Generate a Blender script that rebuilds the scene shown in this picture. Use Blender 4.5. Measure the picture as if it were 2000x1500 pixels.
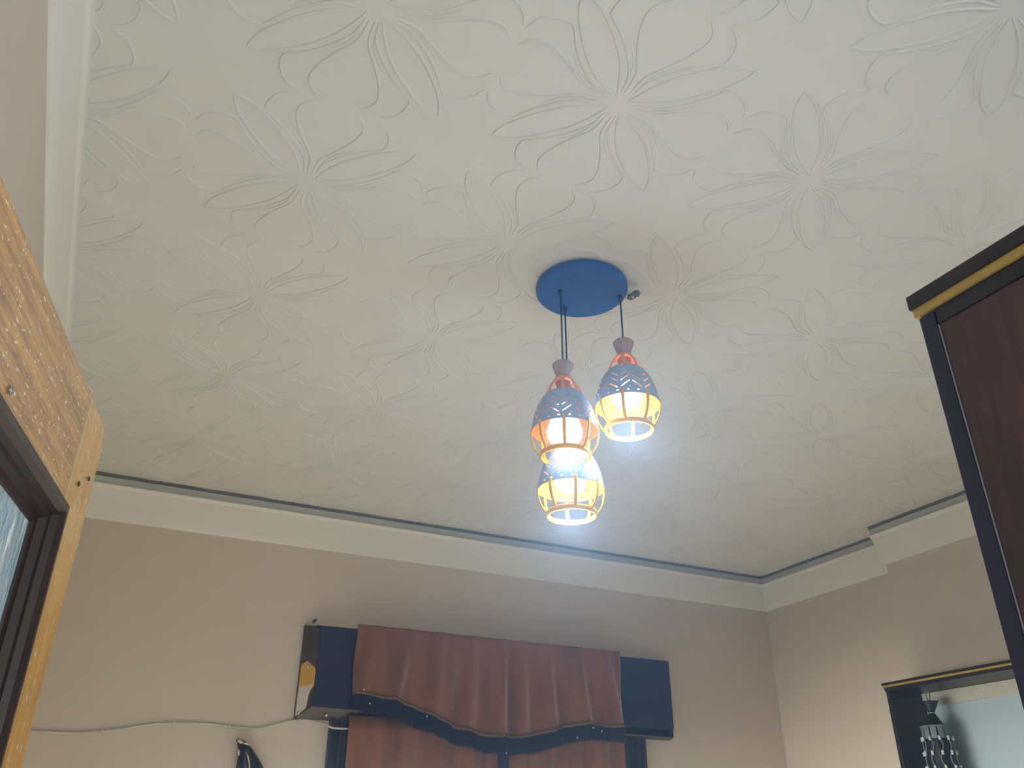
import bpy, bmesh, math, random
from mathutils import Vector, Matrix
random.seed(7)
PI = math.pi
SC = bpy.context.scene
COL = SC.collection
for o in list(bpy.data.objects):
    bpy.data.objects.remove(o, do_unlink=True)

# ---------------------------------------------------------------- camera, world, lights, exposure
ZC = 1.557
YAW, PITCH, ROLL, FPX = 0.459271916, 0.494565881, 0.00229505986, 1658.43
fwd = Vector((math.sin(YAW)*math.cos(PITCH), math.cos(YAW)*math.cos(PITCH), math.sin(PITCH)))
rgt = Vector((math.cos(YAW), -math.sin(YAW), 0.0))
up = rgt.cross(fwd)
r2 = rgt*math.cos(ROLL) + up*math.sin(ROLL)
u2 = -rgt*math.sin(ROLL) + up*math.cos(ROLL)
cam_d = bpy.data.cameras.new('camera')
cam = bpy.data.objects.new('camera', cam_d)
COL.objects.link(cam)
cam.matrix_world = Matrix(((r2.x, u2.x, -fwd.x, 0), (r2.y, u2.y, -fwd.y, 0), (r2.z, u2.z, -fwd.z, ZC), (0, 0, 0, 1)))
cam_d.sensor_fit = 'HORIZONTAL'
cam_d.sensor_width = 36
cam_d.lens = 36*FPX/2000
cam_d.clip_start = 0.02
SC.camera = cam

world = bpy.data.worlds.new('world')
SC.world = world
world.use_nodes = True
wb = world.node_tree.nodes['Background']
wb.inputs[0].default_value = (0.88, 0.95, 1.0, 1)
wb.inputs[1].default_value = 0.72

SC.view_settings.view_transform = 'Standard'
SC.view_settings.look = 'None'
SC.view_settings.exposure = 0.12
SC.view_settings.gamma = 1.0
SC.view_settings.use_curve_mapping = False

def area_light(name, loc, target, size, size_y, energy, color):
    d = bpy.data.lights.new(name, 'AREA')
    d.shape = 'RECTANGLE'; d.size = size; d.size_y = size_y
    d.energy = energy; d.color = color
    o = bpy.data.objects.new(name, d)
    COL.objects.link(o)
    o.location = loc
    o.rotation_euler = (Vector(target) - Vector(loc)).to_track_quat('-Z', 'Y').to_euler()
    return o
XL_ = -0.249
# daylight of the hallway behind the photographer, coming in through the doorway
area_light('hallway_daylight', (0.6, -2.6, 1.1), (1.2, 2.0, 1.7), 2.4, 2.0, 42, (0.92, 0.97, 1.0))
# added fill light, no window there, bounced up off the pale floor
wd = area_light('floor_fill', (XL_+.05, 2.3, 1.2), (1.7, 2.3, 0.0), 1.3, 1.1, 200, (0.74, 0.90, 1.0))
wd.data.spread = math.radians(100)

# room dimensions
HC = 2.850                       # ceiling
XL, YB, XR, XS, YS = -0.249, 3.574, 3.320, 3.196, 2.630
ZLIP, ZBOT = 2.806, 2.668
YN = -0.9                        # how far the room shell runs back past the camera

# ---------------------------------------------------------------- materials
def new_mat(name):
    m = bpy.data.materials.new(name)
    m.use_nodes = True
    return m, m.node_tree.nodes, m.node_tree.links, m.node_tree.nodes['Principled BSDF']

def srgb(r, g, b):
    f = lambda c: ((c/255)/12.92 if c/255 <= .04045 else (((c/255)+.055)/1.055)**2.4)
    return (f(r), f(g), f(b), 1)

def ramp_mix(N, L, fac, c1, c2, p1=0.3, p2=0.7):
    r = N.new('ShaderNodeValToRGB')
    r.color_ramp.elements[0].position = p1; r.color_ramp.elements[0].color = c1
    r.color_ramp.elements[1].position = p2; r.color_ramp.elements[1].color = c2
    L.new(fac, r.inputs[0])
    return r.outputs[0]

def noise(N, L, scale, detail=3, rough=.5, vec=None, stretch=None, coord='Object'):
    tc = N.new('ShaderNodeTexCoord')
    mp = N.new('ShaderNodeMapping')
    if stretch: mp.inputs['Scale'].default_value = stretch
    L.new(tc.outputs[coord], mp.inputs[0])
    n = N.new('ShaderNodeTexNoise')
    n.inputs['Scale'].default_value = scale
    n.inputs['Detail'].default_value = detail
    n.inputs['Roughness'].default_value = rough
    L.new(mp.outputs[0], n.inputs['Vector'])
    return n.outputs[0]

def bump(N, L, b, h, strength, dist):
    bm_ = N.new('ShaderNodeBump')
    bm_.inputs['Strength'].default_value = strength
    bm_.inputs['Distance'].default_value = dist
    L.new(h, bm_.inputs['Height'])
    L.new(bm_.outputs[0], b.inputs['Normal'])
    return bm_

def plaster(name, c, var=0.05, rough=.75, bs=.15, scale=60, dist=.002):
    m, N, L, b = new_mat(name)
    n1 = noise(N, L, 1.6, 4)
    c1 = tuple(x*(1-var) for x in c[:3])+(1,); c2 = tuple(min(1, x*(1+var)) for x in c[:3])+(1,)
    L.new(ramp_mix(N, L, n1, c1, c2), b.inputs['Base Color'])
    b.inputs['Roughness'].default_value = rough
    bump(N, L, b, noise(N, L, scale, 4, .6), bs, dist)
    return m

def wood(name, dark, light, stretch, rough=.35, scale=6, bs=.2, p1=.3, p2=.72, coat=0.0, glint=0.0):
    m, N, L, b = new_mat(name)
    n1 = noise(N, L, scale, 6, .62, stretch=stretch)
    n2 = noise(N, L, scale*5, 4, .6, stretch=stretch)
    mx = N.new('ShaderNodeMath'); mx.operation = 'MULTIPLY_ADD'
    L.new(n2, mx.inputs[0]); mx.inputs[1].default_value = .45
    sb = N.new('ShaderNodeMath'); sb.operation = 'SUBTRACT'; L.new(n1, sb.inputs[0]); sb.inputs[1].default_value = .22
    L.new(sb.outputs[0], mx.inputs[2])
    L.new(ramp_mix(N, L, mx.outputs[0], dark, light, p1, p2), b.inputs['Base Color'])
    b.inputs['Roughness'].default_value = rough
    b.inputs['Coat Weight'].default_value = coat
    b.inputs['Coat Roughness'].default_value = .08
    bp = bump(N, L, b, mx.outputs[0], bs, .002)
    if glint and 'door_' in name and 'mould' not in name:  # varnish glints painted as pale dashes into the base colour
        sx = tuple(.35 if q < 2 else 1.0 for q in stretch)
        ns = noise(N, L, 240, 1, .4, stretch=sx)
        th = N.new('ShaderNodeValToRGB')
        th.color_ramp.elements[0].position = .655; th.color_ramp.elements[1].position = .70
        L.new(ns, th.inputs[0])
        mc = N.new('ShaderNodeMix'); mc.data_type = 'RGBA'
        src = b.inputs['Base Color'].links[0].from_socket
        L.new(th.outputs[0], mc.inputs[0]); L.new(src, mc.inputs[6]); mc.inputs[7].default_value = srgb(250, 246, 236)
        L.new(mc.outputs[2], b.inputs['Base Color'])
    if glint:
        n3 = noise(N, L, 130, 2, .5, stretch=tuple(.25 + .75*min(1, s/6) if s > 2 else .45 for s in stretch))
        cr = N.new('ShaderNodeValToRGB')
        cr.color_ramp.elements[0].position = .62; cr.color_ramp.elements[1].position = .74
        L.new(n3, cr.inputs[0])
        b2 = N.new('ShaderNodeBump'); b2.inputs['Strength'].default_value = glint; b2.inputs['Distance'].default_value = .004
        L.new(cr.outputs[0], b2.inputs['Height'])
        L.new(b2.outputs[0], b.inputs['Coat Normal'])
    return m

def simple(name, c, rough=.5, metal=0.0, emit=None, es=0.0, var=0.06, nscale=40, bs=.0):
    m, N, L, b = new_mat(name)
    c1 = tuple(x*(1-var) for x in c[:3])+(1,); c2 = tuple(min(1, x*(1+var)) for x in c[:3])+(1,)
    n = noise(N, L, nscale, 3)
    L.new(ramp_mix(N, L, n, c1, c2), b.inputs['Base Color'])
    b.inputs['Roughness'].default_value = rough
    b.inputs['Metallic'].default_value = metal
    if emit:
        b.inputs['Emission Color'].default_value = emit
        b.inputs['Emission Strength'].default_value = es
    if bs: bump(N, L, b, n, bs, .002)
    return m

def reflection_mat():  # gold and daylight reflection put into the colour
    m, N, L, b = new_mat('painted_reflection')
    tc = N.new('ShaderNodeTexCoord'); sp = N.new('ShaderNodeSeparateXYZ')
    L.new(tc.outputs['Object'], sp.inputs[0])
    mr = N.new('ShaderNodeMapRange'); mr.inputs[1].default_value = 2.08; mr.inputs[2].default_value = 2.12
    L.new(sp.outputs[2], mr.inputs[0])
    L.new(ramp_mix(N, L, mr.outputs[0], srgb(232, 236, 240), srgb(236, 190, 84), .2, .8), b.inputs['Base Color'])
    b.inputs['Roughness'].default_value = .22; b.inputs['Metallic'].default_value = .55
    return m
M = {}
M['ceiling'] = plaster('ceiling_foil', srgb(214, 215, 212), .02, .6, .35, 55, .0012)
M['wall'] = plaster('wall_paint', srgb(212, 202, 191), .03, .8, .12, 90, .001)
M['floor'] = plaster('floor_tile', srgb(226, 222, 214), .04, .5)
M['cornice'] = plaster('cornice_white', srgb(232, 233, 228), .015, .6, .08, 50)
M['cornice_left'] = M['cornice']
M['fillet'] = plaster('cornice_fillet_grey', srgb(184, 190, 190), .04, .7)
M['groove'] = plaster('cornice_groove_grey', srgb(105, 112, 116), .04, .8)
M['canopy'] = simple('canopy_bloom_tint', srgb(34, 100, 172), .38, .0, bs=.02)  # black canopy, blue veil of the lamp bloom put into its colour
M['cord'] = simple('cord_blue_black', srgb(30, 70, 105), .5)
M['capwood'] = wood('cap_greyed_wood', srgb(158, 136, 140), srgb(200, 182, 188), (12, 12, 1), .55, 8, .1)
M['shade_out'] = simple('shade_bloom_tint', srgb(164, 190, 222), .45, .0, var=.1)  # dark shade, lightened in the colour for the lamp bloom
M['gold_in'] = simple('shade_inner_gold', srgb(226, 130, 48), .45, .2)
M['gold_bar'] = simple('cage_gold', srgb(252, 190, 36), .35, .2)
M['copper'] = simple('neck_copper', srgb(240, 168, 140), .4, .1)
M['bulb'] = simple('bulb_lit', (1, 1, 1, 1), .4, 0, (0.82, 0.91, 1.0, 1), 3.5)
M['tape'] = simple('insulating_tape', srgb(105, 112, 120), .25, .5, var=.6, nscale=90, bs=.4)
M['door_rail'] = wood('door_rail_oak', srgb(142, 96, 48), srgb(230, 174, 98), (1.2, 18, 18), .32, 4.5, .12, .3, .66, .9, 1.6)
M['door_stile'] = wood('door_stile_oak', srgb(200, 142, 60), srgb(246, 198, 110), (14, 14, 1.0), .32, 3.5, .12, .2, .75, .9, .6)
M['door_mould'] = wood('door_moulding_dark', srgb(26, 12, 6), srgb(58, 30, 16), (4, 4, 1), .4, 4, .1, .3, .8, .1, .3)
M['wardrobe'] = wood('wardrobe_walnut', srgb(36, 26, 29), srgb(98, 64, 60), (9, 9, .55), .42, 2.6, .1, .25, .8)
M['wardrobe_dark'] = wood('wardrobe_crown_dark', srgb(24, 16, 18), srgb(40, 28, 30), (9, 9, .6), .4, 3, .1)
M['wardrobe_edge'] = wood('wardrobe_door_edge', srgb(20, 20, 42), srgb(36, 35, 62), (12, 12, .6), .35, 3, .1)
M['gold'] = simple('gold_stripe', srgb(186, 158, 84), .35, .25, var=.08)
M['gap'] = simple('carcass_edge_band', srgb(140, 136, 140), .5)
M['mirror'] = simple('mirror_silver', srgb(205, 222, 232), .03, 1.0, var=.01)
M['pale'] = simple('pale_blue_laminate', srgb(176, 196, 208), .35, var=.02, nscale=3)
M['fabric'] = None
M['board'] = wood('pelmet_lacquer', srgb(12, 15, 52), srgb(22, 25, 68), (.8, 9, 9), .55, 3, .08, .3, .8)
M['board_rim'] = wood('pelmet_bevel_lacquer', srgb(60, 48, 38), srgb(84, 68, 52), (1, 7, 7), .45, 3, .05, .3, .8, .1)
M['fringe'] = simple('fringe_navy', srgb(30, 30, 62), .9, var=.3, nscale=120, bs=.5)
M['trim_gold'] = simple('braid_olive_gold', srgb(112, 88, 62), .7, .1, var=.25, nscale=160, bs=.5)
M['winframe'] = simple('window_frame_navy', srgb(30, 33, 52), .35, .0)
M['cable'] = simple('cable_white', srgb(198, 196, 184), .5)
M['black'] = simple('ornament_black', srgb(14, 26, 44), .22, .1, var=.3)
M['cream'] = simple('ornament_cream', srgb(206, 198, 176), .4, .2)
M['steel'] = simple('screw_steel', srgb(190, 190, 190), .25, .9)
M['reflection'] = reflection_mat()
M['bead'] = simple('bead_pearl', srgb(196, 204, 204), .25, .1)
M['satin'] = simple('satin_grey', srgb(108, 122, 128), .45, .0, var=.25, nscale=60)
M['ribbon'] = simple('ribbon_black', srgb(14, 20, 34), .5)

def cloth_mat(name, dark, light):
    m, N, L, b = new_mat(name)
    n1 = noise(N, L, 4, 5, .6, stretch=(3.2, 1, .5))
    n2 = noise(N, L, 70, 3, .6)
    mx = N.new('ShaderNodeMath'); mx.operation = 'MULTIPLY_ADD'
    L.new(n2, mx.inputs[0]); mx.inputs[1].default_value = .3
    L.new(n1, mx.inputs[2])
    L.new(ramp_mix(N, L, mx.outputs[0], dark, light, .45, .85), b.inputs['Base Color'])
    b.inputs['Roughness'].default_value = .75
    b.inputs['Sheen Weight'].default_value = .5
    b.inputs['Sheen Roughness'].default_value = .5
    bump(N, L, b, n2, .2, .002)
    return m
M['fabric'] = cloth_mat('velvet_russet', srgb(106, 64, 44), srgb(146, 94, 66))

def glass_mat():
    m, N, L, b = new_mat('door_pane_figured_glass')
    n = noise(N, L, 38, 4, .55, stretch=(1, 1, .45))
    L.new(ramp_mix(N, L, n, srgb(176, 214, 236), srgb(232, 244, 250), .35, .65), b.inputs['Base Color'])
    b.inputs['Roughness'].default_value = .12
    b.inputs['Transmission Weight'].default_value = .1
    bump(N, L, b, n, .9, .008)
    return m
M['pane'] = glass_mat()

# ---------------------------------------------------------------- helpers
def obj(name, bm, mats, parent=None, smooth=False, loc=None):
    me = bpy.data.meshes.new(name)
    bmesh.ops.recalc_face_normals(bm, faces=bm.faces[:])
    bm.to_mesh(me); bm.free()
    for m in (mats if isinstance(mats, (list, tuple)) else [mats]): me.materials.append(m)
    if smooth:
        for p in me.polygons: p.use_smooth = True
    o = bpy.data.objects.new(name, me)
    COL.objects.link(o)
    if parent: o.parent = parent
    if loc: o.location = loc
    return o

def thing(name, label, cat, loc=(0, 0, 0), rz=0, group=None):
    o = bpy.data.objects.new(name, None)
    o.empty_display_size = .05
    COL.objects.link(o)
    o.location = loc; o.rotation_euler = (0, 0, rz)
    o['label'] = label; o['category'] = cat
    if group: o['group'] = group
    return o

def tag(o, label, cat, group=None):
    o['label'] = label; o['category'] = cat
    if group: o['group'] = group
    return o

def structure(o):
    o['kind'] = 'structure'
    return o

def box(bm, x0, x1, y0, y1, z0, z1, bev=0):
    r = bmesh.ops.create_cube(bm, size=1)
    for v in r['verts']:
        v.co = Vector(((x0+x1)/2+v.co.x*(x1-x0), (y0+y1)/2+v.co.y*(y1-y0), (z0+z1)/2+v.co.z*(z1-z0)))
    if bev:
        es = list({e for v in r['verts'] for e in v.link_edges})
        bmesh.ops.bevel(bm, geom=es, offset=bev, segments=2, affect='EDGES', profile=.7)

def tube(bm, pts, r, n=8, caps=True):
    pts = [Vector(p) for p in pts]
    rings = []
    up0 = None
    for i, p in enumerate(pts):
        t = (pts[min(i+1, len(pts)-1)] - pts[max(i-1, 0)])
        if t.length < 1e-9: t = Vector((0, 0, 1))
        t.normalize()
        a = up0 if up0 is not None else (Vector((1, 0, 0)) if abs(t.x) < .8 else Vector((0, 1, 0)))
        a = (a - t*a.dot(t))
        if a.length < 1e-6: a = t.orthogonal()
        a.normalize(); up0 = a
        b = t.cross(a)
        rr = r[i] if isinstance(r, (list, tuple)) else r
        rings.append([bm.verts.new(p + (a*math.cos(2*PI*k/n) + b*math.sin(2*PI*k/n))*rr) for k in range(n)])
    for A, B in zip(rings[:-1], rings[1:]):
        for k in range(n):
            bm.faces.new((A[k], A[(k+1) % n], B[(k+1) % n], B[k]))
    if caps:
        bm.faces.new(rings[0][::-1]); bm.faces.new(rings[-1])

def lathe(bm, prof, n=48, cx=0, cy=0, closed=False):
    rings = []
    for r, z in prof:
        if r < 1e-6: rings.append([bm.verts.new((cx, cy, z))])
        else: rings.append([bm.verts.new((cx+r*math.cos(2*PI*k/n), cy+r*math.sin(2*PI*k/n), z)) for k in range(n)])
    pr = list(zip(rings[:-1], rings[1:]))
    if closed: pr.append((rings[-1], rings[0]))
    for A, B in pr:
        for k in range(n):
            if len(A) == 1 and len(B) == 1: continue
            if len(A) == 1: bm.faces.new((A[0], B[k], B[(k+1) % n]))
            elif len(B) == 1: bm.faces.new((A[k], A[(k+1) % n], B[0]))
            else: bm.faces.new((A[k], A[(k+1) % n], B[(k+1) % n], B[k]))

def catmull(pts, n=8):
    P = [Vector(p) for p in pts]
    P = [2*P[0]-P[1]] + P + [2*P[-1]-P[-2]]
    out = []
    for i in range(1, len(P)-2):
        for k in range(n):
            t = k/n
            a, b, c, d = P[i-1], P[i], P[i+1], P[i+2]
            out.append(.5*((2*b)+(c-a)*t+(2*a-5*b+4*c-d)*t*t+(3*b-a-3*c+d)*t**3))
    out.append(P[-2])
    return out

# ---------------------------------------------------------------- room shell
bm = bmesh.new(); box(bm, XL-.1, XR+.1, YN, YB+.1, -.05, 0)
structure(obj('floor', bm, M['floor']))
bm = bmesh.new(); box(bm, XL-.1, XL, YN, YB+.1, 0, HC+.08)
structure(obj('wall_left', bm, M['wall']))
# back wall with the window opening behind the curtains
WX0, WX1, WZ0, WZ1 = 1.06, 2.33, .95, 2.05
bm = bmesh.new()
box(bm, XL, WX0, YB, YB+.1, 0, HC+.08); box(bm, WX1, XR+.1, YB, YB+.1, 0, HC+.08)
box(bm, WX0, WX1, YB, YB+.1, 0, WZ0); box(bm, WX0, WX1, YB, YB+.1, WZ1, HC+.08)
structure(obj('wall_back', bm, M['wall']))
bm = bmesh.new(); box(bm, XR, XR+.1, YS-.05, YB, 0, HC+.08)
structure(obj('wall_right', bm, M['wall']))
bm = bmesh.new(); box(bm, XS, XR+.1, .33, YS, 0, HC+.08)
structure(obj('wall_right_front', bm, M['wall']))
bm = bmesh.new(); box(bm, XL-.1, XR+.1, YN, YB+.1, HC+.012, HC+.08)
ceiling = structure(obj('ceiling', bm, M['ceiling']))

# ---- ceiling tiles: 50 cm square foam tiles, each with the flower pressed into it
T = .5
TX0, TY0 = .231, 1.004           # centre of one flower
petal = [(.016, .014), (.06, .034), (.10, .06), (.14, .10), (.17, .138), (.184, .165), (.191, .191)]
outer = [(.028, .012), (.07, .021), (.11, .049), (.145, .085), (.165, .114), (.177, .126), (.205, .124), (.232, .109), (.247, .082)]
mid = [(.045, .013), (.085, .022), (.115, .040), (.14, .066)]
wave = [(.030, .005), (.08, .010), (.12, .034), (.165, .058), (.200, .068), (.225, .061), (.241, .041)]
STROKES = [(petal, .0032), (outer, .0032), (mid, .0025), (wave, .0032)]

def tile_mesh():
    bm = bmesh.new()
    h = T/2
    g = 10
    # slab underside (z=0) as a light grid so that the clip below stays clean
    vs = [[bm.verts.new((-h+T*i/g, -h+T*j/g, 0)) for j in range(g+1)] for i in range(g+1)]
    for i in range(g):
        for j in range(g):
            bm.faces.new((vs[i][j], vs[i+1][j], vs[i+1][j+1], vs[i][j+1]))
    def ridge(pts, w, hgt):
        C = catmull([(p[0], p[1], 0) for p in pts], 5)
        rows = []
        n = len(C)
        prof = [(-1.0, .0004), (-.5, -.9), (0, -1.0), (.5, -.9), (1.0, .0004)]
        for i, p in enumerate(C):
            t = C[min(i+1, n-1)] - C[max(i-1, 0)]; t.normalize()
            nn = Vector((-t.y, t.x, 0))
            k = min(1.0, .35+i/4, .35+(n-1-i)/4)
            row = []
            for a, b in prof:
                z = b*hgt*k if b < 0 else .0004
                row.append(bm.verts.new(p + nn*a*w*k + Vector((0, 0, z))))
            rows.append(row)
        for A, B in zip(rows[:-1], rows[1:]):
            for k in range(4):
                bm.faces.new((A[k], A[k+1], B[k+1], B[k]))
    for pts, w in STROKES:
        for swap in (0, 1):
            for sx in (1, -1):
                for sy in (1, -1):
                    q = [((y, x) if swap else (x, y)) for x, y in pts]
                    q = [(x*sx, y*sy) for x, y in q]
                    ridge(q, w, .0027 if w > .003 else .0017)
    return bm

def clip(bm, lo_x, hi_x, lo_y, hi_y):
    h = T/2
    for co, no, on in (((lo_x, 0, 0), (-1, 0, 0), lo_x > -h+1e-4), ((hi_x, 0, 0), (1, 0, 0), hi_x < h-1e-4),
                       ((0, lo_y, 0), (0, -1, 0), lo_y > -h+1e-4), ((0, hi_y, 0), (0, 1, 0), hi_y < h-1e-4)):
        if on:
            bmesh.ops.bisect_plane(bm, geom=bm.verts[:]+bm.edges[:]+bm.faces[:], plane_co=co, plane_no=no, clear_outer=True)

def tile_obj_mesh(bm):
    me = bpy.data.meshes.new('ceiling_tile')
    bm.normal_update()
    bm.to_mesh(me); bm.free()
    me.materials.append(M['ceiling'])
    me.flip_normals()
    for p in me.polygons: p.use_smooth = False
    return me
full_tile = None
for i in range(-1, 7):
    for j in range(-2, 6):
        cx, cy = TX0+i*T, TY0+j*T
        lx, hx, ly, hy = max(-.25, XL-cx), min(.25, XR-cx), max(-.25, -.19-cy), min(.25, YB-cy)
        if hx-lx < .01 or hy-ly < .01: continue
        if lx == -.25 and hx == .25 and ly == -.25 and hy == .25:
            if full_tile is None: full_tile = tile_obj_mesh(tile_mesh())
            me = full_tile
        else:
            b = tile_mesh(); clip(b, lx, hx, ly, hy); me = tile_obj_mesh(b)
        o = bpy.data.objects.new('ceiling_tile', me)
        COL.objects.link(o); o.parent = ceiling
        o.location = (cx, cy, HC)

# ---- cornice running round the room, mitred at each corner
path = [(XL, YN), (XL, YB), (XR, YB), (XR, YS), (XS, YS), (XS, .33)]
def offset_pt(i, d):
    P = [Vector(p) for p in path]
    def nrm(a, b):
        t = (b-a).normalized(); return Vector((t.y, -t.x))      # to the right of travel = into the room
    p = P[i]
    if i == 0: return p + nrm(P[0], P[1])*d
    if i == len(P)-1: return p + nrm(P[-2], P[-1])*d
    n1, n2 = nrm(P[i-1], P[i]), nrm(P[i], P[i+1])
    return p + (n1+n2)*d if abs(n1.dot(n2)) < .5 else p + n1*d
def sweep(i, prof, closed=True):
    bm = bmesh.new()
    A = [bm.verts.new((*offset_pt(i, d), z)) for d, z in prof]
    B = [bm.verts.new((*offset_pt(i+1, d), z)) for d, z in prof]
    n = len(prof)
    for k in range(n if closed else n-1):
        bm.faces.new((A[k], A[(k+1) % n], B[(k+1) % n], B[k]))
    bm.faces.new(A[::-1]); bm.faces.new(B)
    return bm
face_prof = [(0, ZBOT), (.006, ZBOT), (.009, ZBOT+.008), (.014, ZBOT+.03), (.020, ZBOT+.07), (.029, ZLIP-.016), (.036, ZLIP-.004), (.036, ZLIP), (0, ZLIP)]
fil_prof = [(0, ZLIP), (.031, ZLIP), (.032, HC-.015), (0, HC-.015)]
grv_prof = [(0, HC-.015), (.0325, HC-.015), (.0335, HC-.004), (.034, HC-.0002), (0, HC-.0002)]
for n_, i in enumerate((0, 1, 2, 3, 4)):
    t = structure(obj('trim_%d' % (n_+1), sweep(i, face_prof), M['cornice']))
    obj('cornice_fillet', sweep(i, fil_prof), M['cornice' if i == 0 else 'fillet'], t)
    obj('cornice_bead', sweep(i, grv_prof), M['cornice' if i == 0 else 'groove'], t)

# ---------------------------------------------------------------- window behind the curtains
def frame_window():
    w = structure(bpy.data.objects.new('window_1', None)); COL.objects.link(w)
    w.location = (0, YB, 0)
    for x0, x1 in ((.955, 1.075), (2.318, 2.452)):
        bm = bmesh.new()
        wd = x1-x0
        box(bm, x0, x1, -.018, 0, .9, 1.995, .002)
        for a, b_, dp in ((.0, .16, .030), (.30, .42, .034), (.5, .62, .026), (.72, 1.0, .036)):
            if x0 > 2: a, b_ = 1-b_, 1-a
            box(bm, x0+wd*a, x0+wd*b_, -dp, -.017, .9, 1.993, .002)
        obj('window_jamb', bm, M['winframe'], w)
    bm = bmesh.new(); box(bm, 1.06, 2.33, -.02, .02, 1.99, 2.05, .002)
    obj('window_head', bm, M['winframe'], w)
    bm = bmesh.new(); box(bm, 1.06, 2.33, -.02, .02, .90, .95, .002)
    obj('window_sill', bm, M['winframe'], w)
    bm = bmesh.new(); box(bm, 1.06, 2.33, .045, .051, .95, 1.99)
    obj('window_pane', bm, M['pane'], w)
frame_window()

# ---------------------------------------------------------------- pelmet board, valance, curtains
PX0, PX1, PZ0, PZ1 = .812, 2.602, 1.982, 2.342
PD = .055                         # depth of the board in front of the wall
def pelmet():
    t = thing('curtain_pelmet', 'dark navy pelmet board with a shiny left edge, on the wall behind the russet valance', 'pelmet', (0, YB, 0))
    bm = bmesh.new()
    bw, bh = .055, .042
    o4 = [(PX0, PZ0), (PX1, PZ0), (PX1, PZ1), (PX0, PZ1)]
    i4 = [(PX0+bw, PZ0+bh), (PX1-.008, PZ0+.008), (PX1-.008, PZ1-.006), (PX0+bw, PZ1-.022)]
    back = [bm.verts.new((x, 0, z)) for x, z in o4]
    fr = [bm.verts.new((x, -.018, z)) for x, z in o4]
    inn = [bm.verts.new((x, -PD, z)) for x, z in i4]
    for k in range(4):
        l = (k+1) % 4
        bm.faces.new((back[k], back[l], fr[l], fr[k]))
        bm.faces.new((fr[k], fr[l], inn[l], inn[k]))
    bm.faces.new(back[::-1])
    obj('pelmet_bevel', bm, M['board_rim'], t)
    bm = bmesh.new()
    box(bm, i4[0][0]-.001, i4[1][0]+.001, -PD-.006, -PD+.004, i4[0][1]-.001, i4[2][1]+.001, .002)
    o = obj('pelmet_panel', bm, M['board'], t)
    bm = bmesh.new(); box(bm, PX0+.05, PX1, -PD+.02, 0, PZ1, PZ1+.004)
    o = obj('pelmet_top_glint', bm, M['cable'], t); o['label'] = 'pale strip for the glint along the top of the pelmet'  # glint on the top edge, made as a pale strip
    # patch coloured as the reflection on the lower left edge
    bm = bmesh.new()
    def bevel_pt(f, z, lift=.0015):
        return Vector((PX0+bw*f, -(.018+(PD-.018)*f)-lift, z))
    pr = [(.02, PZ0+.006), (.62, PZ0+.035), (.74, PZ0+.10), (1.02, PZ0+.125), (1.10, PZ0+.175), (.80, PZ0+.195), (.40, PZ0+.215), (.04, PZ0+.20)]
    A = [bm.verts.new(bevel_pt(f, z)) for f, z in pr]; B = [bm.verts.new(bevel_pt(f, z, -.001)) for f, z in pr]
    bm.faces.new(A); bm.faces.new(B[::-1])
    for k in range(len(pr)): bm.faces.new((A[k], A[(k+1) % 8], B[(k+1) % 8], B[k]))
    o = obj('edge_reflection', bm, M['reflection'], t); o['label'] = 'yellow and silver reflection painted on the left edge'
    for x, y, z in ((PX0+.026, -.040, 2.176), (PX0+.12, -.040, PZ0+.016), (PX0+.012, -.026, PZ0+.02)):
        bm = bmesh.new(); bmesh.ops.create_uvsphere(bm, u_segments=12, v_segments=8, radius=.0075)
        s = obj('screw_head', bm, M['steel'], t, True, (x, y, z)); s.scale = (1, .6, 1)
    bm = bmesh.new(); tube(bm, [(PX0+.036, 0, PZ1+.018), (PX0+.036, -.03, PZ1+.02)], [.004, .007], 8)
    obj('nail', bm, M['winframe'], t)
pelmet()

def fr_top(x):
    pts = FT
    return interp(pts, x)
def interp(pts, x):
    if x <= pts[0][0]: return pts[0][1]
    for (x0, y0), (x1, y1) in zip(pts[:-1], pts[1:]):
        if x <= x1:
            t = (x-x0)/(x1-x0); t = t*t*(3-2*t)*.35 + t*.65
            return y0+(y1-y0)*t
    return pts[-1][1]
YV = YB-PD-.050                  # mean plane of the valance
def back_pt(px, py, Y):           # where the line of sight of a measured image point meets the plane y=Y
    d = fwd*FPX + r2*(px-1000) - u2*(py-750)
    t = Y/d.y
    return (d.x*t, ZC+d.z*t)
FT = [back_pt(a, b, YV) for a, b in ((684, 1355), (689, 1355.5), (724, 1358.6), (763, 1367), (802, 1379), (856, 1406), (903, 1425.7), (942, 1437), (989, 1440.5), (1020, 1441), (1067, 1431.5), (1106, 1420), (1145, 1415), (1219, 1422), (1226, 1423))]
FB = [back_pt(a, b, YV) for a, b in ((684, 1386), (689, 1386.7), (724, 1395), (774.5, 1402), (813.5, 1422), (852.5, 1439), (903, 1459), (950, 1470.6), (989, 1475.6), (1043.6, 1472), (1086.5, 1459), (1125.5, 1449), (1168, 1445), (1219, 1453), (1226, 1454))]
VX0, VX1 = FT[1][0], FT[-2][0]

def fold(x, z, k=0.0):
    u = (x-VX0)
    # folds lean a little towards the middle as they fall
    s = u + (2.30-z)*(.35*(1-u/.66))*.55
    return 1.75*(.011*math.sin(s*47+1.3*math.sin(s*9+k)) + .004*math.sin(s*83+k*2) + .002*math.sin(s*21+2+k))

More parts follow.
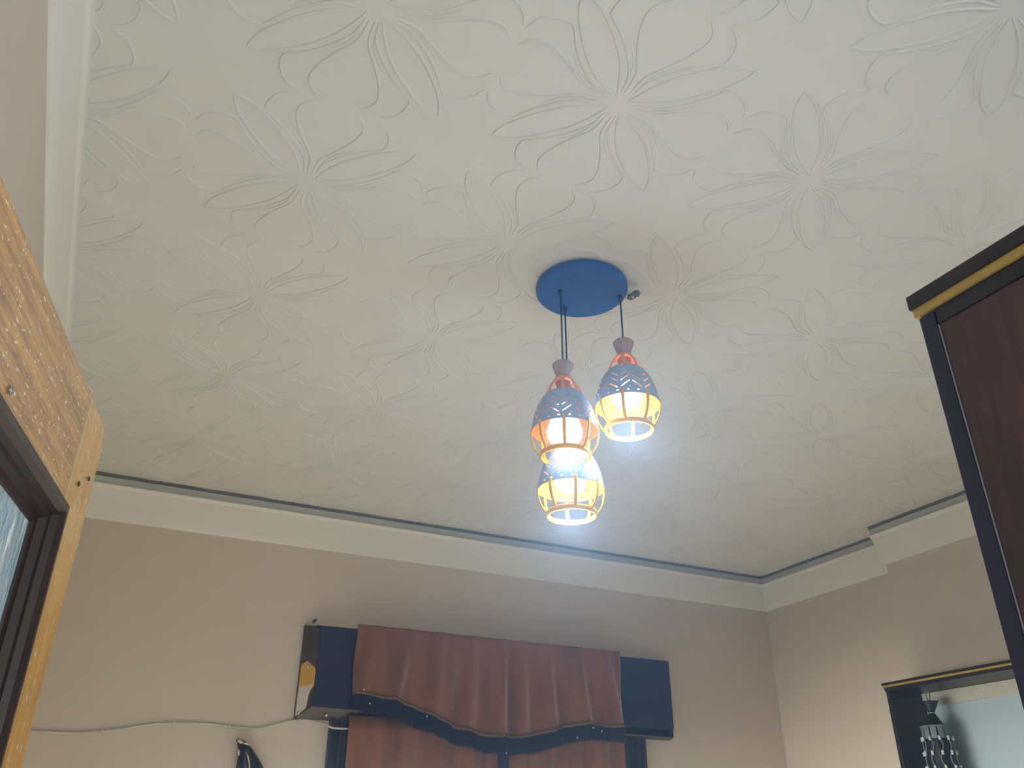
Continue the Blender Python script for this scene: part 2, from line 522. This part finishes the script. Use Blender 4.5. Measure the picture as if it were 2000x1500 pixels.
def valance():
    t = thing('curtain_valance', 'short russet velvet valance with a wavy hem and navy fringe, draped over the pelmet', 'valance', (0, YV, 0))
    N, R = 220, 26
    bm = bmesh.new()
    zt = PZ1+.006
    rows = []
    for i in range(N+1):
        x = VX0+(VX1-VX0)*i/N
        zb = interp(FT, x)
        col = [bm.verts.new((x, .018, zt+.001))]
        for j in range(R+1):
            f = j/R
            z = zt+(zb-zt)*f
            y = fold(x, z)*min(1, .15+f*1.5) - .003
            col.append(bm.verts.new((x, y, z)))
        rows.append(col)
    for A, B in zip(rows[:-1], rows[1:]):
        for k in range(len(A)-1): bm.faces.new((A[k], A[k+1], B[k+1], B[k]))
    bmesh.ops.recalc_face_normals(bm, faces=bm.faces[:])
    r = bmesh.ops.solidify(bm, geom=bm.faces[:], thickness=.003)
    obj('valance_cloth', bm, M['fabric'], t, True)
    # braid along the hem
    bm = bmesh.new()
    rows = []
    for i in range(N+1):
        x = VX0+(VX1-VX0)*i/N
        zb = interp(FT, x); y = fold(x, zb) - .009
        w = .013
        rows.append([bm.verts.new((x, y+.003, zb+w)), bm.verts.new((x, y-.003, zb+w*.6)), bm.verts.new((x, y-.003, zb)), bm.verts.new((x, y+.003, zb-.004))])
    for A, B in zip(rows[:-1], rows[1:]):
        for k in range(3): bm.faces.new((A[k], A[k+1], B[k+1], B[k]))
    o = obj('hem_braid', bm, M['trim_gold'], t, True); o['label'] = 'olive gold braid along the wavy hem'
    # fringe: a backing strip and a great many threads
    bm = bmesh.new()
    rows = []
    for i in range(N+1):
        x = VX0+(VX1-VX0)*i/N
        z0, z1 = interp(FT, x), interp(FB, x)
        y = fold(x, z0) - .006
        jit = random.uniform(-.003, .003)
        rows.append([bm.verts.new((x, y, z0+.003)), bm.verts.new((x, y-.002+(.002 if i % 2 else 0), (z0+z1)/2)), bm.verts.new((x, y+(.002 if i % 2 else 0), z1+.004+jit))])
    for A, B in zip(rows[:-1], rows[1:]):
        for k in range(2): bm.faces.new((A[k], A[k+1], B[k+1], B[k]))
    n = 420
    for i in range(n):
        x = VX0+(VX1-VX0)*(i+.5)/n
        z0, z1 = interp(FT, x), interp(FB, x)
        y = fold(x, z0) - .009
        dx = random.uniform(-.003, .003)
        tube(bm, [(x, y, z0), (x+dx*.5, y-.001, (z0+z1)/2), (x+dx, y, z1+random.uniform(-.005, .004))], .0015, 4)
    o = obj('fringe', bm, M['fringe'], t); o['kind'] = 'stuff'; o['label'] = 'navy thread fringe hanging from the hem'
    for px, py in ((706, 1349), (720, 1375), (830, 1400), (1150, 1423), (1175, 1428), (983, 1472), (1125, 1441)):
        x, z = back_pt(px, py, YV)
        bm = bmesh.new(); bmesh.ops.create_uvsphere(bm, u_segments=8, v_segments=6, radius=.004)
        obj('hem_bead', bm, M['bead'], t, True, (x, fold(x, z)-.014, z))
valance()

def curtain(x0, x1, label, k, edge):
    t = thing('curtain', label, 'curtain', (0, YB-.060, 0), 0, None)
    N, R = 110, 30
    bm = bmesh.new(); rows = []
    zt, zb = 2.0, .25
    for i in range(N+1):
        col = []
        for j in range(R+1):
            z = zt+(zb-zt)*j/R
            x = x0+(x1-x0)*i/N
            y = .008*math.sin(x*44+k+.6*math.sin(z*2+x*5)) + .003*math.sin(x*91+k*3) + .003*math.sin(x*20+z*3)
            col.append(bm.verts.new((x, y-.002, z)))
        rows.append(col)
    for A, B in zip(rows[:-1], rows[1:]):
        for q in range(R): bm.faces.new((A[q], A[q+1], B[q+1], B[q]))
    bmesh.ops.recalc_face_normals(bm, faces=bm.faces[:])
    bmesh.ops.solidify(bm, geom=bm.faces[:], thickness=.003)
    obj('curtain_cloth', bm, M['fabric'], t, True)
    xe = x1 if edge > 0 else x0
    bm = bmesh.new(); box(bm, xe-.011, xe+.011, -.024, -.004, zb, zt, .003)
    o = obj('edge_border', bm, M['fringe'], t); o['label'] = 'navy border along the inner edge of the curtain'
    return t
cxl = back_pt(676, 1480, YB-.060)[0]; cxm = back_pt(977, 1480, YB-.060)[0]; cxr = back_pt(1221, 1480, YB-.060)[0]
curtain(cxl, cxm-.004, 'left russet velvet curtain hanging below the navy fringe of the valance', 0, 1)
curtain(cxm+.018, cxr, 'right russet velvet curtain hanging below the navy fringe of the valance', 2.1, -1)

# ---------------------------------------------------------------- cable on the back wall
def wall_cable():
    pts = [(-40, 1421), (60, 1428), (150, 1431), (200, 1428), (240, 1423), (290, 1415), (340, 1412.5), (400, 1413), (448, 1419), (480, 1422), (504, 1423.5), (536, 1416), (560, 1409.5), (584, 1406), (608, 1407), (632, 1417), (650, 1421.5), (684, 1423.5)]
    P = []
    for k, (a, b) in enumerate(pts):
        x, z = back_pt(a, b, YB-.006 if a < 640 else YB-.040)
        P.append((x, (YB-.0045 if a < 630 else YB-.0405), z))
    bm = bmesh.new()
    tube(bm, catmull(P, 5), .0042, 8)
    t = tag(obj('cable', bm, M['cable'], None, True), 'white cable clipped along the back wall to the window', 'cable')
    for a in (448, 200, 340, 584):
        x, z = back_pt(a, dict([(448, 1419), (200, 1428), (340, 1412.5), (584, 1406)])[a], YB-.006)
        bm = bmesh.new(); box(bm, x-.004, x+.004, YB-.011, YB, z-.008, z+.006, .001)
        o = obj('cable_clip', bm, M['cable'], t)
wall_cable()

# ---------------------------------------------------------------- black curved ornament low on the back wall
def wall_ornament():
    Yo = YB-.03
    def P(a, b, y=0): 
        x, z = back_pt(a, b, Yo); return Vector((x, y, z))
    base = P(486, 1540)
    t = thing('wall_ornament', 'black curved leaf-shaped wall ornament with cream edges, left of the window', 'ornament', (base.x, Yo, base.z))
    # outline of the blade, left edge and right edge, carried on below the frame
    left = [(463, 1444), (464, 1456), (466, 1470), (463, 1488), (461, 1505), (462, 1530), (468, 1560), (478, 1590)]
    right = [(463.5, 1443), (478, 1447), (490, 1458), (500, 1473), (510, 1490), (518, 1512), (516, 1545), (484, 1592)]
    bm = bmesh.new()
    n = 7; rows = []
    L = catmull([P(*q)-base for q in left], 4); R_ = catmull([P(*q)-base for q in right], 4)
    for A, B in zip(L, R_):
        row = []
        for k in range(n+1):
            f = k/n
            q = A.lerp(B, f)
            q.y = -.022*math.sin(PI*f)*min(1, (A-B).length/.05) - .004*math.sin(PI*3*f)
            row.append(bm.verts.new(q))
        rows.append(row)
    for A, B in zip(rows[:-1], rows[1:]):
        for k in range(n): bm.faces.new((A[k], A[k+1], B[k+1], B[k]))
    bmesh.ops.recalc_face_normals(bm, faces=bm.faces[:])
    bmesh.ops.solidify(bm, geom=bm.faces[:], thickness=.006)
    obj('blade', bm, M['black'], t, True)
    def stroke(name, pts, r, yy):
        bm = bmesh.new()
        Q = [P(*q)-base+Vector((0, yy, 0)) for q in pts]
        C = catmull(Q, 5)
        tube(bm, C, [r*min(1, .4+i/4, .4+(len(C)-1-i)/4) for i in range(len(C))], 8)
        obj(name, bm, M['cream'], t, True)
    stroke('cream_edge', [(463, 1445), (467, 1449), (474, 1451)], .006, -.016)
    stroke('cream_edge', [(473, 1453), (480, 1454), (487, 1456)], .004, -.024)
    stroke('cream_edge', [(465.5, 1464), (465, 1470), (466, 1476)], .0045, -.012)
    stroke('vein', [(479, 1472), (482, 1482), (484, 1494), (484, 1512), (481, 1545)], .003, -.028)
    bm = bmesh.new(); tube(bm, [(0, -.002, .06), (0, .03, .06)], .008, 10)
    obj('wall_mount', bm, M['black'], t)
wall_ornament()

# ---------------------------------------------------------------- pendant light
def sight(px, py, D, w):
    dep = FPX*D/w
    return (fwd*FPX + r2*(px-1000) - u2*(py-750))*(dep/FPX) + Vector((0, 0, ZC))
CAN = Vector((.984, 1.577, HC-.003))
CR = .120
LAMPS = [('A', sight(1103, 844, .16, 131)), ('B', sight(1226, 795, .16, 127)), ('C', sight(1115, 958, .16, 130))]

def shade_profile(v):
    # v 0..1 from the dome's upper rim down to its lower rim -> (radius, z)
    pr = [(.047, .096), (.056, .084), (.065, .066), (.072, .046), (.077, .024), (.080, 0.0)]
    f = v*(len(pr)-1); i = min(int(f), len(pr)-2); t = f-i
    a = Vector(pr[max(i-1, 0)]); b = Vector(pr[i]); c = Vector(pr[i+1]); d = Vector(pr[min(i+2, len(pr)-1)])
    if i == 0: a = 2*b-c
    if i == len(pr)-2: d = 2*c-b
    q = .5*((2*b)+(c-a)*t+(2*a-5*b+4*c-d)*t*t+(3*b-a-3*c+d)*t**3)
    return q.x, q.y

def slot(u, v):
    # u: metres around at mean radius, v: 0..1 downward.  Herringbone slits in the lower band, dots near the top
    if .035 < v < .075:
        return (u/.0135) % 1 < .22
    if .90 < v < .94:
        return (u/.022) % 1 < .22
    if .34 < v < .86:
        W = .0534
        c = (u/W) % 1
        y = v*.098
        if c < .43:                       # slits rising to the right
            s = (y - c*W*.75)/.0165
            return (s % 1) < .17 and .03 < c < .40
        elif c < .50: 
            return False
        elif c < .93:
            s = (y + (c-.5)*W*.75)/.0165
            return (s % 1) < .17 and .53 < c < .90
        return False
    return False

def dome_mesh(rot):
    bm = bmesh.new()
    NU, NV = 300, 64
    def grid(dr):
        g = []
        for j in range(NV+1):
            r, z = shade_profile(j/NV)
            g.append([bm.verts.new(((r+dr)*math.cos(2*PI*i/NU), (r+dr)*math.sin(2*PI*i/NU), z)) for i in range(NU)])
        return g
    O, I = grid(0), grid(-.0016)
    open_ = [[slot(((i+.5)/NU*2*PI*.068 + rot), (j+.5)/NV) for i in range(NU)] for j in range(NV)]
    for j in range(NV):
        for i in range(NU):
            if open_[j][i]: continue
            k = (i+1) % NU
            f = bm.faces.new((O[j][i], O[j][k], O[j+1][k], O[j+1][i])); f.material_index = 0; f.smooth = True
            f = bm.faces.new((I[j][i], I[j+1][i], I[j+1][k], I[j][k])); f.material_index = 1; f.smooth = True
    for j in (0, NV):
        for i in range(NU):
            k = (i+1) % NU
            f = bm.faces.new((O[j][i], I[j][i], I[j][k], O[j][k])); f.material_index = 1
    bmesh.ops.delete(bm, geom=[v for v in bm.verts if not v.link_faces], context='VERTS')
    return bm

def strap(bm, pts, ang, w, th):
    # flat bar following a (radius, z) polyline at the given angle, w wide, th thick
    C = catmull([(p[0], 0, p[1]) for p in pts], 5)
    tn = Vector((-math.sin(ang), math.cos(ang), 0)); rd = Vector((math.cos(ang), math.sin(ang), 0))
    rows = []
    n = len(C)
    for i, p in enumerate(C):
        t = C[min(i+1, n-1)]-C[max(i-1, 0)]; t.normalize()
        nr = Vector((t.z, 0, -t.x))
        if nr.x < 0: nr = -nr
        row = []
        for a, b in ((-1, -1), (-1, .4), (-.5, 1), (.5, 1), (1, .4), (1, -1)):
            q = p + nr*(b*th/2)
            row.append(bm.verts.new(rd*q.x + Vector((0, 0, q.z)) + tn*(a*w/2)))
        rows.append(row)
    for A, B in zip(rows[:-1], rows[1:]):
        for k in range(6): bm.faces.new((A[k], A[(k+1) % 6], B[(k+1) % 6], B[k]))
    bm.faces.new(rows[0][::-1]); bm.faces.new(rows[-1])

def pendant():
    t = thing('pendant_light', 'black round ceiling canopy, tinted blue for the bloom, with three lit pendant lamps on cords', 'ceiling light', CAN)
    bm = bmesh.new()
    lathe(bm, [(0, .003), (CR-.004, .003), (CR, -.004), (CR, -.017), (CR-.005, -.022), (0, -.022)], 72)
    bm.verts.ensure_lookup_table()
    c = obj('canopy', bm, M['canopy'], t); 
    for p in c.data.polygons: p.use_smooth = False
    for a in (0.6, 3.7):
        bm = bmesh.new(); bmesh.ops.create_uvsphere(bm, u_segments=12, v_segments=8, radius=.004)
        obj('canopy_screw', bm, M['canopy'], t, True, (.075*math.cos(a), .075*math.sin(a), -.0225))
    dm = None
    for li, (nm, P) in enumerate(LAMPS):
        q = P - CAN                      # centre of the lower rim of this lamp's dome
        top = q.z + .096+.046+.045
        bm = bmesh.new(); tube(bm, [(q.x, q.y, -.021), (q.x+.0005, q.y, (top-.02)/2), (q.x, q.y, top-.004)], .0023, 8)
        obj('cord', bm, M['cord'], t, True)
        bm = bmesh.new(); lathe(bm, [(.0, 0), (.005, 0), (.007, -.006), (.004, -.014), (0, -.014)], 16)
        obj('cord_grip', bm, M['cord'], t, True, (q.x, q.y, -.0215))
        bm = bmesh.new(); lathe(bm, [(0, .045), (.024, .045), (.0265, .042), (.0265, .038), (.0155, .004), (.0145, 0), (0, 0)], 32)
        obj('wooden_cap', bm, M['capwood'], t, True, (q.x, q.y, q.z+.142))
        # perforated dome, neck straps and the open cage below
        sh = obj('lamp_shade', dome_mesh([.015, .028, .0][li]), [M['shade_out'], M['gold_in']], t, False, (q.x, q.y, q.z))
        for p in sh.data.polygons: p.use_smooth = True
        bm = bmesh.new(); lathe(bm, [(.0, .146), (.019, .146), (.023, .141), (.023, .137), (.016, .134), (0, .134)], 32)
        o = obj('neck_ring', bm, M['copper'], sh, True)
        off = [.25, .05, .4][li]
        for k in range(8):
            a = off + k*PI/4
            bm = bmesh.new(); strap(bm, [(.020, .141), (.031, .130), (.041, .113), (.0475, .094)], a, .0085, .002)
            obj('neck_strap', bm, M['copper'], sh)
        for k in range(8):
            a = off + k*2*PI/8
            bm = bmesh.new(); strap(bm, [(.0800, .010), (.0798, -.010), (.0755, -.032), (.0665, -.050), (.058, -.060)], a, .0078, .0035)
            obj('cage_bar', bm, M['gold_bar'], sh, True)
        bm = bmesh.new()
        lathe(bm, [(.0590, -.0540), (.0612, -.0570), (.0600, -.0655), (.0570, -.0672), (.0550, -.0645), (.0558, -.0560)], 56, closed=True)
        obj('cage_ring', bm, M['gold_bar'], sh, True)
        bm = bmesh.new(); lathe(bm, [(0, .136), (.017, .136), (.018, .095), (.021, .078), (.019, .070), (0, .070)], 24)
        obj('lamp_socket', bm, M['capwood'], sh, True)
        R0, zb = [(.043, -.030), (.040, .004), (.040, .000)][li]
        bm = bmesh.new()
        lathe(bm, [(0, .074), (.016, .074), (.024, .066), (R0*.9, zb+R0*1.05), (R0, zb+R0*.75), (R0*.97, zb+R0*.42), (R0*.78, zb+R0*.13), (R0*.4, zb+.001), (0, zb)], 40)
        obj('bulb', bm, M['bulb'], t, True, (q.x, q.y, q.z))
        # the light the bulb sends out
        ld = bpy.data.lights.new('bulb_light', 'POINT'); ld.energy = [.7, 5.0, 5.0][li]; ld.color = (.52, .74, 1.0); ld.shadow_soft_size = .045
        lo = bpy.data.objects.new('bulb_light', ld); COL.objects.link(lo)
        lo.parent = t; lo.location = (q.x, q.y, q.z-[.05, .07, .07][li])
    # taped wire joint sticking out beside the canopy
    wp = Vector(back_h(1237, 577, HC-.03)) - CAN
    bm = bmesh.new()
    ed = Vector((wp.x, wp.y, 0)).normalized()*(CR-.004)
    tube(bm, catmull([(ed.x, ed.y, -.010), (ed.x*1.06, ed.y*1.06, -.022), (wp.x-.004, wp.y-.006, wp.z-.012)], 5), .0025, 6)
    obj('loose_wire', bm, M['cable'], t, True)
    bm = bmesh.new()
    rnd = random.Random(3)
    ax_ = Vector((.75, -.35, .55)).normalized()
    C_ = [wp + ax_*s for s in (-.017, -.013, -.006, .002, .010, .016, .019)]
    tube(bm, C_, [.004, .0085, .0105, .009, .0105, .008, .003], 9)
    for v in bm.verts: v.co += Vector([rnd.uniform(-.0016, .0016) for _ in range(3)])
    o = obj('taped_wire_joint', bm, M['tape'], t); o['label'] = 'taped silvery wire joint beside the canopy'

def back_h(px, py, z):
    d = fwd*FPX + r2*(px-1000) - u2*(py-750)
    k = (z-ZC)/d.z
    return (d.x*k, d.y*k, z)
pendant()

# ---------------------------------------------------------------- door, opened against the left wall
def door():
    ang = math.atan2(.9760562, .2175175)          # direction of the leaf from hinge to free edge
    dv = Vector((math.cos(ang), math.sin(ang), 0))
    free = Vector((-.0339, 1.1782, 0)) + dv*.018
    Wd = .80
    hinge = free - dv*Wd
    t = bpy.data.objects.new('door_1', None); COL.objects.link(t); structure(t)
    t.location = hinge; t.rotation_euler = (0, 0, ang)
    # local: x along the leaf (0 hinge .. Wd free edge), y=0 room-side face (towards the camera is -y), leaf runs to +y
    top, TH = 2.052, .042
    st, rl = .105, .148
    def plank(name, x0, x1, z0, z1, m, chop=False):
        bm = bmesh.new()
        if chop:
            pr = [(x0, z0), (x1, z0), (x1, z1-.03), (x1-.006, z1-.010), (x1-.016, z1), (x0, z1)]
            A = [bm.verts.new((x, 0, z)) for x, z in pr]; B = [bm.verts.new((x, TH, z)) for x, z in pr]
            bm.faces.new(A); bm.faces.new(B[::-1])
            n = len(pr)
            for k in range(n): bm.faces.new((A[k], A[(k+1) % n], B[(k+1) % n], B[k]))
            bmesh.ops.bevel(bm, geom=[e for e in bm.edges if abs(e.verts[0].co.y-e.verts[1].co.y) < 1e-6], offset=.0018, segments=1, affect='EDGES')
        else:
            box(bm, x0, x1, 0, TH, z0, z1, .0018)
        return obj(name, bm, m, t)
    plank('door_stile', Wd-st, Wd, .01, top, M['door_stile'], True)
    bm = bmesh.new(); box(bm, Wd-st-.0018, Wd-st+.0001, -.0006, .004, top-rl, top-.002)  # highlight in the joint gap, laid in as a pale strip
    o = obj('joint_highlight', bm, M['cream'], t); o['label'] = 'pale painted highlight in the joint of rail and stile'
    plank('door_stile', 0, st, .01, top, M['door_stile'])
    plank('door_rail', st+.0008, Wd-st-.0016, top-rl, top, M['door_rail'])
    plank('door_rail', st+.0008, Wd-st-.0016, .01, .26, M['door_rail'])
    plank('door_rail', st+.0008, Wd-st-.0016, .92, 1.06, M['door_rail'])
    # stepped dark moulding inside the opening
    def mould(x0, x1, z0, z1):
        bm = bmesh.new()
        prof = [(-.004, -.006), (.006, -.007), (.011, -.001), (.013, .007), (.018, .009), (.020, .018), (.027, .021), (.029, .030), (-.004, .030)]
        cs = [(x0, z0, 1, 1), (x1, z0, -1, 1), (x1, z1, -1, -1), (x0, z1, 1, -1)]
        rings = [[bm.verts.new((x+sx*a, y, z+sz*a)) for a, y in prof] for x, z, sx, sz in cs]
        for k in range(4):
            A, B = rings[k], rings[(k+1) % 4]
            for q in range(len(prof)): 
                r = (q+1) % len(prof)
                bm.faces.new((A[q], A[r], B[r], B[q]))
        obj('glazing_moulding', bm, M['door_mould'], t)
    gx0, gx1, gz0, gz1 = st, Wd-st, 1.06, top-rl
    mould(gx0, gx1, gz0, gz1)
    bm = bmesh.new()
    box(bm, gx0+.015, gx1-.015, .024, .029, gz0+.015, gz1-.015)
    o = obj('door_pane', bm, M['pane'], t); o['label'] = 'pale blue figured glass pane'
    bm = bmesh.new(); box(bm, gx0-.002, gx1+.002, .012, .030, .258, .922, .002)
    obj('door_panel', bm, M['door_mould'], t)
    # dowel plugs and a small bright screw on the face
    def loc_on_face(px, py):
        d = fwd*FPX + r2*(px-1000) - u2*(py-750)
        n = Vector((dv.y, -dv.x, 0))
        k = n.dot(hinge)/n.dot(d)
        P = d*k
        return (P-Vector((hinge.x, hinge.y, 0))).dot(dv), P.z+ZC
    for px, py, r in ((151, 945, .0035), (171, 935, .0035), (17, 762, .0045)):
        x, z = loc_on_face(px, py)
        bm = bmesh.new(); lathe(bm, [(0, .001), (r, .001), (r*.8, .0022), (0, .0026)], 14)
        o = obj('screw_plug', bm, M['steel'] if r > .004 else M['door_mould'], t, True, (x, -.0006, z))
        o.rotation_euler = (PI/2, 0, 0); 
    # lever handle lower on the free stile
    bm = bmesh.new(); box(bm, Wd-.075, Wd-.035, -.008, 0, .92, 1.14, .003)
    h = obj('handle_plate', bm, M['gold'], t)
    bm = bmesh.new(); tube(bm, catmull([(Wd-.055, -.004, 1.06), (Wd-.055, -.045, 1.06), (Wd-.075, -.052, 1.06), (Wd-.17, -.050, 1.058)], 5), .008, 10)
    obj('door_handle', bm, M['gold'], t, True)
door()

# ---------------------------------------------------------------- wardrobe at the right of the doorway
def wardrobe():
    x0, zt = 1.03, 1.557+1.03/1.3977
    yf = .6776*1.03                  # plane of the door fronts
    t = thing('wardrobe', 'tall dark walnut wardrobe with a gold-striped crown, at the right edge of the view', 'wardrobe', (x0, yf, 0))
    # local: x from 0 into the wardrobe, y<0 towards the back (entrance wall)
    Dp, Wd = .60, 1.5
    zc_ = zt - .038
    th = .025
    gy = -th-.0015
    bm = bmesh.new()
    box(bm, .004, .022, -Dp, gy-.002, .06, zc_-.026, .001)
    obj('side_panel', bm, M['wardrobe'], t)
    bm = bmesh.new(); box(bm, .0015, .02, -Dp, gy-.002, zc_-.0255, zc_, .001)
    obj('side_top_rail', bm, M['wardrobe_dark'], t)
    bm = bmesh.new(); box(bm, .0022, .020, gy-.0008, gy+.0002, .06, zc_-.026)
    o = obj('edge_band', bm, M['gap'], t); o['label'] = 'thin pale edge line beside the door edge'
    bm = bmesh.new(); box(bm, Wd-.02, Wd, -Dp, gy, .06, zc_, .001)
    obj('side_panel', bm, M['wardrobe'], t)
    bm = bmesh.new(); box(bm, .022, Wd-.02, -Dp, -Dp+.01, .06, zc_)
    obj('back_panel', bm, M['wardrobe_dark'], t)
    bm = bmesh.new(); box(bm, .0, Wd, -Dp, gy, 0, .06, .001)
    obj('plinth', bm, M['wardrobe_dark'], t)
    for k in range(3):
        a = .0015+k*(Wd/3); b = a+Wd/3-.003
        bm = bmesh.new(); box(bm, a, b, -th, 0, .065, zc_-.002, .0012)
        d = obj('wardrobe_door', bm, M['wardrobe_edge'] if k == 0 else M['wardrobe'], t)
        bm = bmesh.new(); tube(bm, [(b-.05, .0, 1.0), (b-.05, .028, 1.0), (b-.05, .028, 1.25), (b-.05, 0, 1.25)], .005, 8)
        obj('door_pull', bm, M['gold'], d, True)
    # crown: dark moulding over a gold stripe, mitred round the front corner
    g0, g1 = zc_+.0005, zc_+.0145
    bm = bmesh.new(); box(bm, -.0035, Wd+.003, -Dp, .0035, g0, g1, .0005)
    o = obj('gold_stripe', bm, M['gold'], t)
    bm = bmesh.new(); box(bm, -.007, Wd+.006, -Dp, .007, g1, zt, .0012)
    obj('crown', bm, M['wardrobe_dark'], t)
wardrobe()

# ---------------------------------------------------------------- mirror cabinet on the right wall
def dresser():
    xf = 2.985
    k = 2.985/2.9
    yend = 2.5274*k
    zt = ZC + (2.1167-ZC)*k
    t = thing('open_cabinet', 'dark walnut open cabinet with gold-striped top and pale back on the right wall', 'cabinet', (XS, yend, 0))
    D = XS-xf
    L = 1.15
    # local x: 0 wall .. -D front; y: 0 far end .. -L near end
    bm = bmesh.new(); box(bm, -D+.006, -.002, -.026, -.008, .8, zt-.03, .001)
    obj('side_board', bm, M['wardrobe_dark'], t)
    bm = bmesh.new(); box(bm, -D+.006, -.002, -L+.004, -L+.022, .8, zt-.03, .001)
    obj('side_board', bm, M['wardrobe_dark'], t)
    bm = bmesh.new(); box(bm, -D+.003, -.002, -L, -.004, zt-.031, zt-.018, .001)
    obj('top_board', bm, M['wardrobe_dark'], t)
    bm = bmesh.new(); box(bm, -D-.001, -.002, -L-.002, -.001, zt-.018, zt-.010, .0005)
    obj('gold_stripe', bm, M['gold'], t)
    bm = bmesh.new(); box(bm, -D-.004, -.002, -L-.004, 0, zt-.010, zt, .001)
    obj('crown', bm, M['wardrobe_dark'], t)
    bm = bmesh.new(); box(bm, -D+.006, -.002, -L+.004, -.008, .72, .80, .001)
    obj('shelf_board', bm, M['wardrobe_dark'], t)
    bm = bmesh.new(); box(bm, -.012, -.004, -L+.024, -.028, .8, zt-.031)
    o = obj('back_panel', bm, M['pale'], t); o['label'] = 'pale blue-grey back panel'
    bm = bmesh.new(); box(bm, -.024, -.0125, -L+.024, -.028, zt-.085, zt-.032, .001)
    o = obj('back_rail', bm, M['cable'], t); o['label'] = 'light beige rail along the top of the back'
    return xf, yend, zt
XF, YE, ZT = dresser()

def tassel():
    # beaded ornament hanging under the top board in front of the mirror
    X = XF+.085
    def P(px, py):
        d = fwd*FPX + r2*(px-1000) - u2*(py-750)
        kk = X/d.x
        return Vector((X, d.y*kk, ZC+d.z*kk))
    zt = ZT-.032
    c = P(1830, 1440)
    yc = c.y
    def h(px, py): return P(px, py).z
    t = thing('beaded_tassel', 'grey beaded ornament with a black bow, hanging inside the open cabinet on the right wall', 'ornament', (X, yc, zt))
    z_l, z_b0, z_b1, z_b2 = h(1815, 1368)-zt, h(1816, 1370)-zt, h(1818, 1393)-zt, h(1823, 1418)-zt
    z_c1 = h(1832, 1442)-zt
    for s in (-1, 1):
        bm = bmesh.new(); tube(bm, catmull([(0, s*.004, 0), (0, s*.009, z_l*.4), (0, s*.004, z_l), (0, 0, z_b0)], 5), .0022, 6)
        obj('hanging_loop', bm, M['satin'], t, True)
    bm = bmesh.new()
    lathe(bm, [(0, z_b0+.002), (.034, z_b0), (.031, z_b0-.006), (.010, z_b1), (.013, z_b1-.003), (.034, z_b2+.006), (.043, z_b2), (0, z_b2-.001)], 24)
    obj('bow', bm, M['ribbon'], t, True)
    bm = bmesh.new()
    lathe(bm, [(.0085, z_b1+.004), (.012, z_b1), (.0085, z_b1-.004)], 16)
    o = obj('bow_knot', bm, M['bead'], t, True)
    bm = bmesh.new(); lathe(bm, [(0, z_b2+.001), (.053, z_b2), (.055, z_b2-.004), (.053, z_b2-.006), (0, z_b2-.007)], 32)
    obj('crown_disc', bm, M['satin'], t, True)
    Rr = .049; zb2 = z_b2-.006; Lh = .042; tot = .26
    for k in range(12):
        an = 2*PI*k/12
        bm = bmesh.new()
        strap(bm, [(Rr, zb2), (Rr+.002, zb2-Lh*.5), (Rr+.001, zb2-Lh)], an, .0215, .003)
        obj('satin_fold', bm, M['satin'], t)
    bm = bmesh.new()
    prof = []
    for j in range(10):
        f = j/9
        prof.append((.042+.016*f, zb2-.01-f*(tot-.01)))
    lathe(bm, prof + [(0, prof[-1][1])], 36)
    for v in bm.verts:
        r_ = math.hypot(v.co.x, v.co.y)
        if r_ > .01:
            a_ = math.atan2(v.co.y, v.co.x)
            m_ = 1+.06*math.sin(a_*12+v.co.z*30)
            v.co.x *= m_; v.co.y *= m_
    obj('inner_skirt', bm, M['ribbon'], t, True)
    for k in range(10):
        an = 2*PI*k/10+.2
        bm = bmesh.new()
        pts = []
        for j in range(9):
            f = j/8
            aa = an + .16*math.sin(f*PI*4)
            r_ = Rr+.004+.010*f
            pts.append((r_*math.cos(aa), r_*math.sin(aa), zb2-Lh+.004-f*(tot-Lh-.01)))
        tube(bm, catmull(pts, 3), .0024, 6)
        st = obj('bead_string', bm, M['satin'], t, True)
        for j in (0, 2, 4, 6):
            for dz in (0, -.007):
                bm = bmesh.new(); bmesh.ops.create_uvsphere(bm, u_segments=10, v_segments=7, radius=.0055)
                obj('bead', bm, M['bead'], st, True, (pts[j][0]*1.06, pts[j][1]*1.06, pts[j][2]+dz))
tassel()

# ---------------------------------------------------------------- thin haze added to give the lens bloom around the lamps
def haze():
    bm = bmesh.new(); box(bm, XL+.002, XS-.002, .34, YB-.002, .1, HC-.004)
    m = bpy.data.materials.new('bloom_haze'); m.use_nodes = True
    N, L = m.node_tree.nodes, m.node_tree.links
    N.remove(N['Principled BSDF'])
    v = N.new('ShaderNodeVolumeScatter')
    v.inputs['Color'].default_value = (.52, .74, 1, 1)
    v.inputs['Density'].default_value = .17
    v.inputs['Anisotropy'].default_value = .6
    L.new(v.outputs[0], N['Material Output'].inputs['Volume'])
    o = obj('haze', bm, m)
    o['kind'] = 'stuff'; o['label'] = 'thin bluish haze added for the bloom around the lit lamps'; o['category'] = 'haze'
haze()
